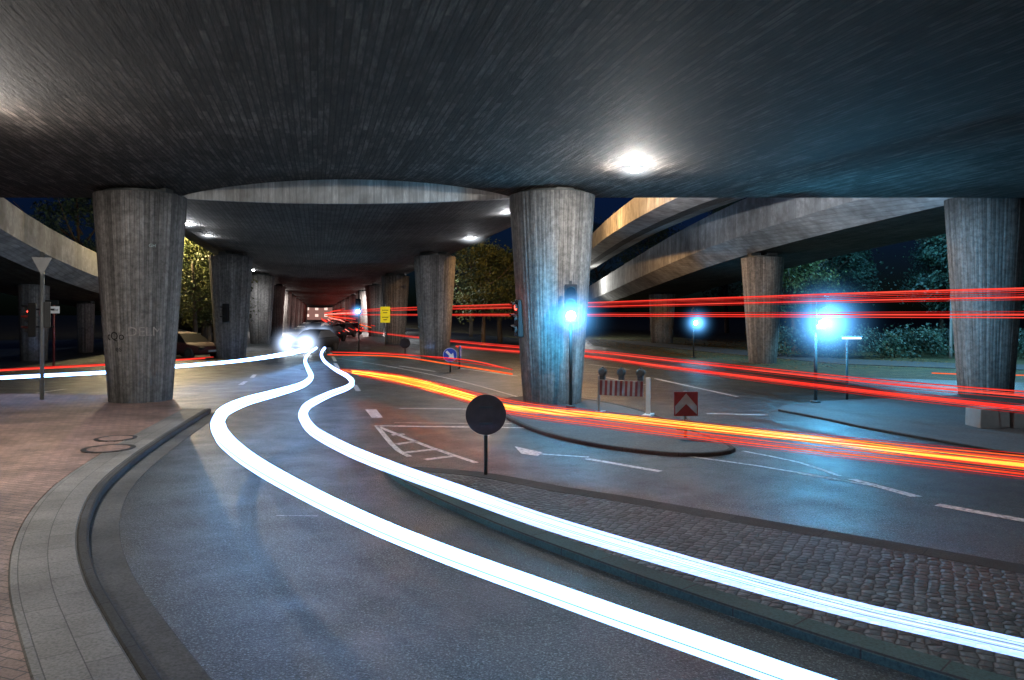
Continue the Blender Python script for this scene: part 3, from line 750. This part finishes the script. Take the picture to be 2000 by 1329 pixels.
for (x,y,rz,l) in [(-2.58,32,0,"blue round sign with white diagonal arrow"),(-2.3,34,R(86),"blue round arrow sign turned edge-on")]:
    e=post_sign("arrow_sign",x,y,0,1.0,rz,l,"sign",.035,M_dark)
    o=cyl("sign_plate",(0,-.03,.72),(0,-.01,.72),.3,M_blue,e,n=36)
    bm=bmesh.new(); arrow_bm(bm,-.034); 
    for v in bm.verts:v.co.z+=.72
    bm_obj("arrow",bm,M_arrow,o)
    bm=bmesh.new(); n=36
    for k in range(n):
        a0=6.2832*k/n;a1=6.2832*(k+1)/n
        bm.faces.new([bm.verts.new((math.cos(a)*q,-.033,.72+math.sin(a)*q)) for a,q in((a0,.28),(a1,.28),(a1,.292),(a0,.292))])
    bm_obj("border",bm,M_arrow,o)
e=post_sign("yellow_sign",-9.9,60,0,3.2,0,"yellow rectangular direction sign with dark markings","sign",.05)
o=box("sign_plate",(0,-.03,2.4),(.75,.03,1.25),M_yel,e,.01)
for zz,w in((2.75,.5),(2.55,.35),(2.2,.5),(2.0,.3)): box("lettering",(0,-.05,zz),(w,.006,.05),M_dark,o)
e=post_sign("direction_sign",-20.9,35,0,3.0,0,"white direction sign with dark lettering on a post","sign",.05,M_red)
o=box("sign_plate",(-.1,-.04,2.62),(.8,.03,.32),M_arrow,e,.01); box("sign_plate",(-.05,-.04,2.95),(.6,.03,.22),M_dark,e,.01)
c=bpy.data.curves.new("lettering",'FONT'); c.body="andersche"; c.size=.17; c.align_x='CENTER'
t=bpy.data.objects.new("lettering",c); COL.objects.link(t); bpy.context.view_layer.update()
me=bpy.data.meshes.new_from_object(t.evaluated_get(bpy.context.evaluated_depsgraph_get())); bpy.data.objects.remove(t); me.materials.append(M_dark)
t=bpy.data.objects.new("lettering",me); COL.objects.link(t); t.parent=o; t.rotation_euler=(R(90),0,0); t.location=(-.1,-.062,2.57)
M_bar=emis('light_bar',(.75,.9,1),2.0)
p=px_to_world(1655,781,.05)
e=post_sign("lit_sign_post",p.x,p.y,.05,1.75,0,"slim post with a lit horizontal bar on top","lamp",.035,M_dark); box("light_bar",(.12,0,1.7),(.5,.1,.05),M_bar,e,.01); box("cap",(.12,0,1.75),(.55,.14,.03),M_metal,e,.01)
# barrier
e=empty("road_barrier",(2.55,17.9,.066),R(-22),label="red and white striped barrier board with three warning lamps",category="barrier")
for x in(-.55,.62):
    bm=bmesh.new(); bm_box(bm,(x,.03,.45 if x<0 else .43),(.05 if x<0 else .1,.05,.9),.006); bm_box(bm,(x,.03,.02),(.2,.5,.05),.01); bm_obj("post",bm,M_metal if x<0 else simple('pale_post',(.6,.6,.6),.6),e)
o=box("board",(-.02,-.015,.62),(1.08,.025,.36),M_white,e,.005)
bm=bmesh.new()
for i in range(9):
    x=-.52+i*.12; bm.faces.new([bm.verts.new((a,-.031,b)) for a,b in((x,.445),(x+.06,.445),(x+.075,.795),(x+.015,.795))])
bm_obj("red_stripe",bm,M_red,o)
for x in(-.45,0,.45):
    bm=bmesh.new(); bm_box(bm,(x,0,.87),(.13,.1,.12),.015); bm_cyl(bm,(x,-.04,.99),(x,.04,.99),.1,None,20); bm_cyl(bm,(x,-.075,.99),(x,-.04,.99),.075,.09,20); bm_cyl(bm,(x,.02,1.06),(x,.02,1.11),.025,None,10)
    bm_obj("warning_lamp",bm,M_dark,e)
M_white2=simple('bright_sheet',(.5,.5,.5),.45,var=.3); M_red2=simple('bright_red_sheet',(.33,.04,.04),.45,var=.3)
e=post_sign("chevron_sign",3.3,14.6,.066,.88,R(5),"red chevron board above a small white arrow plate","sign",.03)
o=box("sign_plate",(0,-.02,.64),(.46,.02,.46),M_red2,e,.005)
bm=bmesh.new(); bm.faces.new([bm.verts.new((a,-.033,b)) for a,b in((-.21,.44),(0,.64),(.21,.44),(.21,.6),(0,.84),(-.21,.6))])
bm_obj("chevron",bm,M_white2,o)
bm=bmesh.new(); f=bm.faces.new([bm.verts.new((a,-.02,b)) for a,b in((-.2,.14),(.2,.14),(.12,.25),(0,.35),(-.12,.25))]); bm_obj("arrow_plate",bm,M_white2,e)
for u in(1928,1992):
    p=px_to_world(u,833,.05); bm=bmesh.new(); bm_box(bm,(0,0,.2),(.62,.55,.42),.04); 
    for v in bm.verts: v.co.x*=1-.08*v.co.z; v.co.z+=.02*math.sin(v.co.x*7)
    o=bm_obj("stone_block",bm,M_stone,label="weathered stone block at the pavement edge",category="stone block",group="stone blocks"); o.location=(p.x,p.y,.05)
# ------------------------------------------------------------------ light trails
def trail(paths,mats,label,glow=None):
    top=None
    for i,((P,rad),mt) in enumerate(zip(paths,mats)):
        V,Fc=sweep(catmull(P,.35),rad,10 if i==0 else 7)
        if i==0: top=mesh_obj("light_trail",V,Fc,mt,None,True,label=label,category="light trail",group="vehicle light trails over the road")
        else: mesh_obj("glow" if 'glow' in mt.name else "streak",V,Fc,mt,top,True)
    return top
def rr(stops):
    def f(t):
        for (a,x),(b,y) in zip(stops,stops[1:]):
            if t<=b: return x+(y-x)*(t-a)/(b-a)
        return stops[-1][1]
    return f
def ry(stops,k=1,c=0):
    def f(t):
        if t<=stops[0][0]: return stops[0][1]*k+c
        for (a,x),(b,y) in zip(stops,stops[1:]):
            if t<=b: return (x+(y-x)*(t-a)/(b-a))*k+c
        return stops[-1][1]*k+c
    f.byy=True
    return f
def tp(px,z): return [px_to_world(u,v,z) for u,v in px]
def sh(P,dx,dy,dz): return [p+Vector((dx,dy,dz)) for p in P]
def lat(P,o,dz): return [p+Vector((0,0,dz)) for p in offset(P,o)]
def latk(P,k,rf,kz=0):
    Q=catmull(P,.35); T=offset(Q,1.0)
    return [q+(t-q)*k*rf(q.y)+Vector((0,0,kz*rf(q.y))) for q,t in zip(Q,T)][::2]
W=emis('white_trail',(.36,.78,1.0),3.1); WV=vol('trail_glow_blue',(.2,.45,1.0),2.0); WV2=vol('trail_glow_soft',(.26,.42,1.0),1.0)
WB=emis_streak('bright_streak',(.3,.48,.9),(.8,.9,1.0),.85); WD=emis_streak('dim_streak',(.06,.13,.36),(.25,.4,.8),.6)
A=[(618,680),(604,690),(596,704),(602,722),(607,738),(590,752),(545,766),(480,784),(434,808),(430,845),(480,893),(590,958),(740,1030),(900,1094),(1050,1148),(1200,1202),(1400,1272),(1560,1329),(1800,1410)]
B=[(634,680),(628,690),(632,704),(655,722),(682,738),(684,754),(640,772),(596,798),(603,833),(665,872),(760,912),(900,962),(1050,1015),(1250,1076),(1500,1148),(1700,1200),(2000,1268),(2200,1320)]
PA=tp(A,.65);PB=tp(B,.65)
ga=ry([(3,.055),(4.2,.06),(6,.068),(8,.084),(11,.112),(14,.1),(18,.08),(22,.062),(27,.05),(34,.04),(45,.07)])
ca=ry([(3,.041),(4.2,.045),(6,.051),(8,.065),(11,.092),(14,.08),(18,.062),(22,.048),(27,.034),(34,.028),(45,.05)])
trail([(PA,ca),(PA,ga),(latk(PA,1.08,ga,.1),.0025),(latk(PA,-1.12,ga,-.1),.002)],[W,WV,WD,WD],"thick white headlight trail curving along the road")
cb=ry([(3.9,.001),(4.2,.003),(4.6,.008),(5.2,.017),(6,.028),(7.5,.044),(10,.056),(14,.056),(18,.05),(22,.04),(27,.028),(34,.024),(45,.045)])
gb=ry([(3.9,.05),(4.6,.052),(5.8,.06),(7.5,.068),(13,.08),(18,.066),(27,.046),(45,.07)])
sf=ry([(3.9,.001),(5,.0028),(7,.004),(14,.003),(30,.003)]); sfd=ry([(3.9,.0014),(5,.002),(7,.002),(14,.002),(30,.002)])
trail([(PB,cb),(PB,gb)]+[(latk(PB,k,gb,kz),r) for k,kz,r in ((.5,.1,sf),(-.5,.0,sf),(.2,.3,sfd),(-.22,-.3,sfd),(.78,0,sfd),(-.8,0,sfd),(-1.3,.1,sfd))],[W,WV2,WB,WB,WB,WB,WD,WD,WD],"white headlight trail thinning along the cobbled median")
C0=tp([(-150,746),(0,738),(210,727),(330,717),(450,707),(540,695),(600,683)],.65)
trail([(C0,rr([(0,.01),(.4,.014),(.75,.035),(1,.06)])),(C0,rr([(0,.05),(.5,.055),(1,.11)])),(sh(C0,0,.5,.02),.012)],[W,WV,WB],"thin white headlight trail passing behind the dark pillar")
RS=emis_streak('red_trail',(1,.03,.02),(1,.08,.05),1.2); RT=emis_streak('thin_red_trail',(.45,.01,.01),(1,.04,.03),.7)
RP=emis_streak('pink_trail',(1,.12,.1),(1,.45,.35),1.5)
OR=emis_streak('orange_trail',(1,.05,.015),(1,.16,.03),1.15); YE=emis_streak('yellow_trail',(1,.8,.1),(1,.5,.04),1.4)
OF=emis_streak('fading_orange_trail',(1,.25,.03),(1,.5,.05),1.2)
YV=vol('trail_glow_orange',(1,.14,.01),.9)
D0=tp([(-150,734),(0,724),(210,713),(400,700)],.8); trail([(D0,.025),(sh(D0,0,.8,0),.018)],[RS,RT],"thin red tail light trail behind the dark pillar")
c1=tp([(665,722),(740,727),(850,748),(1000,783),(1200,810),(1500,843),(1750,868),(2050,896)],.75)
c2=tp([(690,727),(780,741),(900,772),(1000,797),(1200,815),(1400,837),(1600,860),(1780,884),(2050,915)],.72)
c3=tp([(700,732),(800,752),(900,779),(1000,806),(1200,833),(1500,870),(1750,898),(2050,932)],.7)
c4=tp([(670,724),(800,745),(1000,792),(1200,822),(1400,845),(1700,875),(2050,910)],.72)
trail([(c2,rr([(0,.012),(.2,.042),(.36,.032),(.5,.014),(.7,.007),(.85,.003),(1,.001)])),(c2,rr([(0,.05),(.3,.1),(.5,.06),(.8,.04),(1,.02)])),(lat(c2,.06,.05),rr([(0,.01),(.5,.006),(1,.001)])),(lat(c2,-.07,-.02),rr([(0,.01),(.5,.006),(1,.001)])),(lat(c2,.03,-.04),.004),(lat(c2,-.03,.04),.004)],[YE,YV,YE,YE,OF,OF],"bright yellow light trail sweeping past the traffic island")
trail([(c1,.008),(sh(c1,.05,0,-.05),.005),(sh(c1,0,0,.03),.004),(sh(c1,0,0,-.025),.003),(sh(c1,0,0,-.08),.004)],[OR,RS,RT,RS,OR],"orange tail light trail sweeping past the traffic island")
trail([(c3,.01),(sh(c3,.04,0,.05),.005),(sh(c3,0,0,-.03),.005),(sh(c3,0,0,-.055),.003),(sh(c3,0,0,.025),.003)],[OR,OR,RS,RT,RS],"orange and red tail light trail along the near lane")
trail([(c4,rr([(0,.012),(.5,.009),(.8,.005),(1,.002)])),(sh(c4,.1,.1,.02),.005),(sh(c4,-.1,-.1,.03),.005),(sh(c4,0,-.15,-.03),.004)],[OF,OR,RS,RS],"fine yellow and red tail light trail along the near lane")
c5=tp([(640,693),(760,696),(880,712),(1000,731)],.7); c6=tp([(650,688),(760,692),(900,702),(1000,722)],.75)
trail([(c5,.025),(sh(c5,0,.5,.1),.014)],[OR,RT],"thin orange tail light trail beyond the pillar"); trail([(c6,.018)],[RS],"thin red tail light trail beyond the pillar")
q1=tp([(655,637),(700,645),(780,656),(890,668),(1020,680),(1140,687),(1300,704),(1500,726),(1750,752),(2080,780)],.8)
q2=tp([(890,677),(1020,688),(1140,696),(1300,717),(1500,742),(1750,772),(2080,808)],.8)
def bundle(P,items,label): 
    a=[(sh(P,*o),r) for o,r,m in items]; trail(a,[m for o,r,m in items],label)
bundle(q1,[((0,0,0),.018,RS),((.2,.3,.05),.011,RS),((0,0,.09),.008,RT),((0,0,-.06),.006,RT),((0,0,.035),.006,RS)],"long red tail light trail crossing the junction")
bundle(q2,[((0,0,0),.017,RS),((0,.25,.02),.012,RS),((.05,0,-.08),.007,RT),((.05,0,.07),.006,RT),((.05,0,-.04),.006,RS)],"long red tail light trail crossing the junction")
bundle(q1,[((0,0,2.12),.018,RS),((0,0,2.04),.009,RT),((0,0,2.08),.006,RS)],"high red bus light trail crossing the junction")
bundle(q1,[((.1,.4,1.95),.017,RS),((.1,.4,2.0),.007,RT),((.1,.4,1.9),.006,RT)],"high red bus light trail crossing the junction")
bundle(q1,[((0,0,1.6),.018,RS),((0,0,1.54),.009,RS),((.1,.3,1.66),.008,RT)],"red bus light trail crossing the junction at mid height")
q3=tp([(1820,729),(1900,732),(2080,734)],.5); trail([(q3,.018)],[OR],"short thin orange light trail near the verge")
for i,(o,z,m) in enumerate([(1,.8,RS),(2.2,.85,RP),(3.4,.8,RS),(4.3,1.1,OR),(3.0,2.6,RP),(1.6,2.9,RS),(4.6,2.5,RS),(2.6,1.5,RP),(3.8,1.8,RS),(.4,1.2,RS),(1.9,2.1,OR)]):
    P=[Vector((.95+o+SK*y+.3*math.sin(y*.05+i),y,z)) for y in (66+i*4,92+i*4,130,180,260)]
    trail([(P,rr([(0,.03),(.3,.09),(1,.16)])),(sh(P,.4,0,.15),.04)],[m,RT],"distant red tail light trail far under the viaduct")
# ------------------------------------------------------------------ world and sun
w=bpy.data.worlds.new("World"); scn.world=w; w.use_nodes=True; nt=w.node_tree; bg=nt.nodes['Background']
sky=nt.nodes.new('ShaderNodeTexSky'); sky.sky_type='NISHITA'; sky.sun_disc=False; sky.sun_elevation=R(3); sky.sun_rotation=R(200)
mx=nt.nodes.new('ShaderNodeMix'); mx.data_type='RGBA'; mx.blend_type='MULTIPLY'; mx.inputs[0].default_value=1; mx.inputs[7].default_value=(.06,.18,1,1)
nt.links.new(sky.outputs[0],mx.inputs[6]); nt.links.new(mx.outputs[2],bg.inputs[0]); bg.inputs[1].default_value=.015
s=bpy.data.lights.new("moon",'SUN'); s.energy=.03; s.angle=R(.5); s.color=(.6,.75,1); so=bpy.data.objects.new("moon",s); so.rotation_euler=(R(50),0,R(200)); COL.objects.link(so)
# ------------------------------------------------------------------ camera
cd=bpy.data.cameras.new("camera"); cam=bpy.data.objects.new("camera",cd); COL.objects.link(cam)
cam.location=(0,0,CAM_H); cam.rotation_euler=(R(90),0,0); cd.lens=27; cd.sensor_width=36; cd.shift_y=-.02475; cd.clip_end=4000
scn.camera=cam
scn.view_settings.view_transform='Standard'; scn.view_settings.look='None'; scn.view_settings.exposure=0
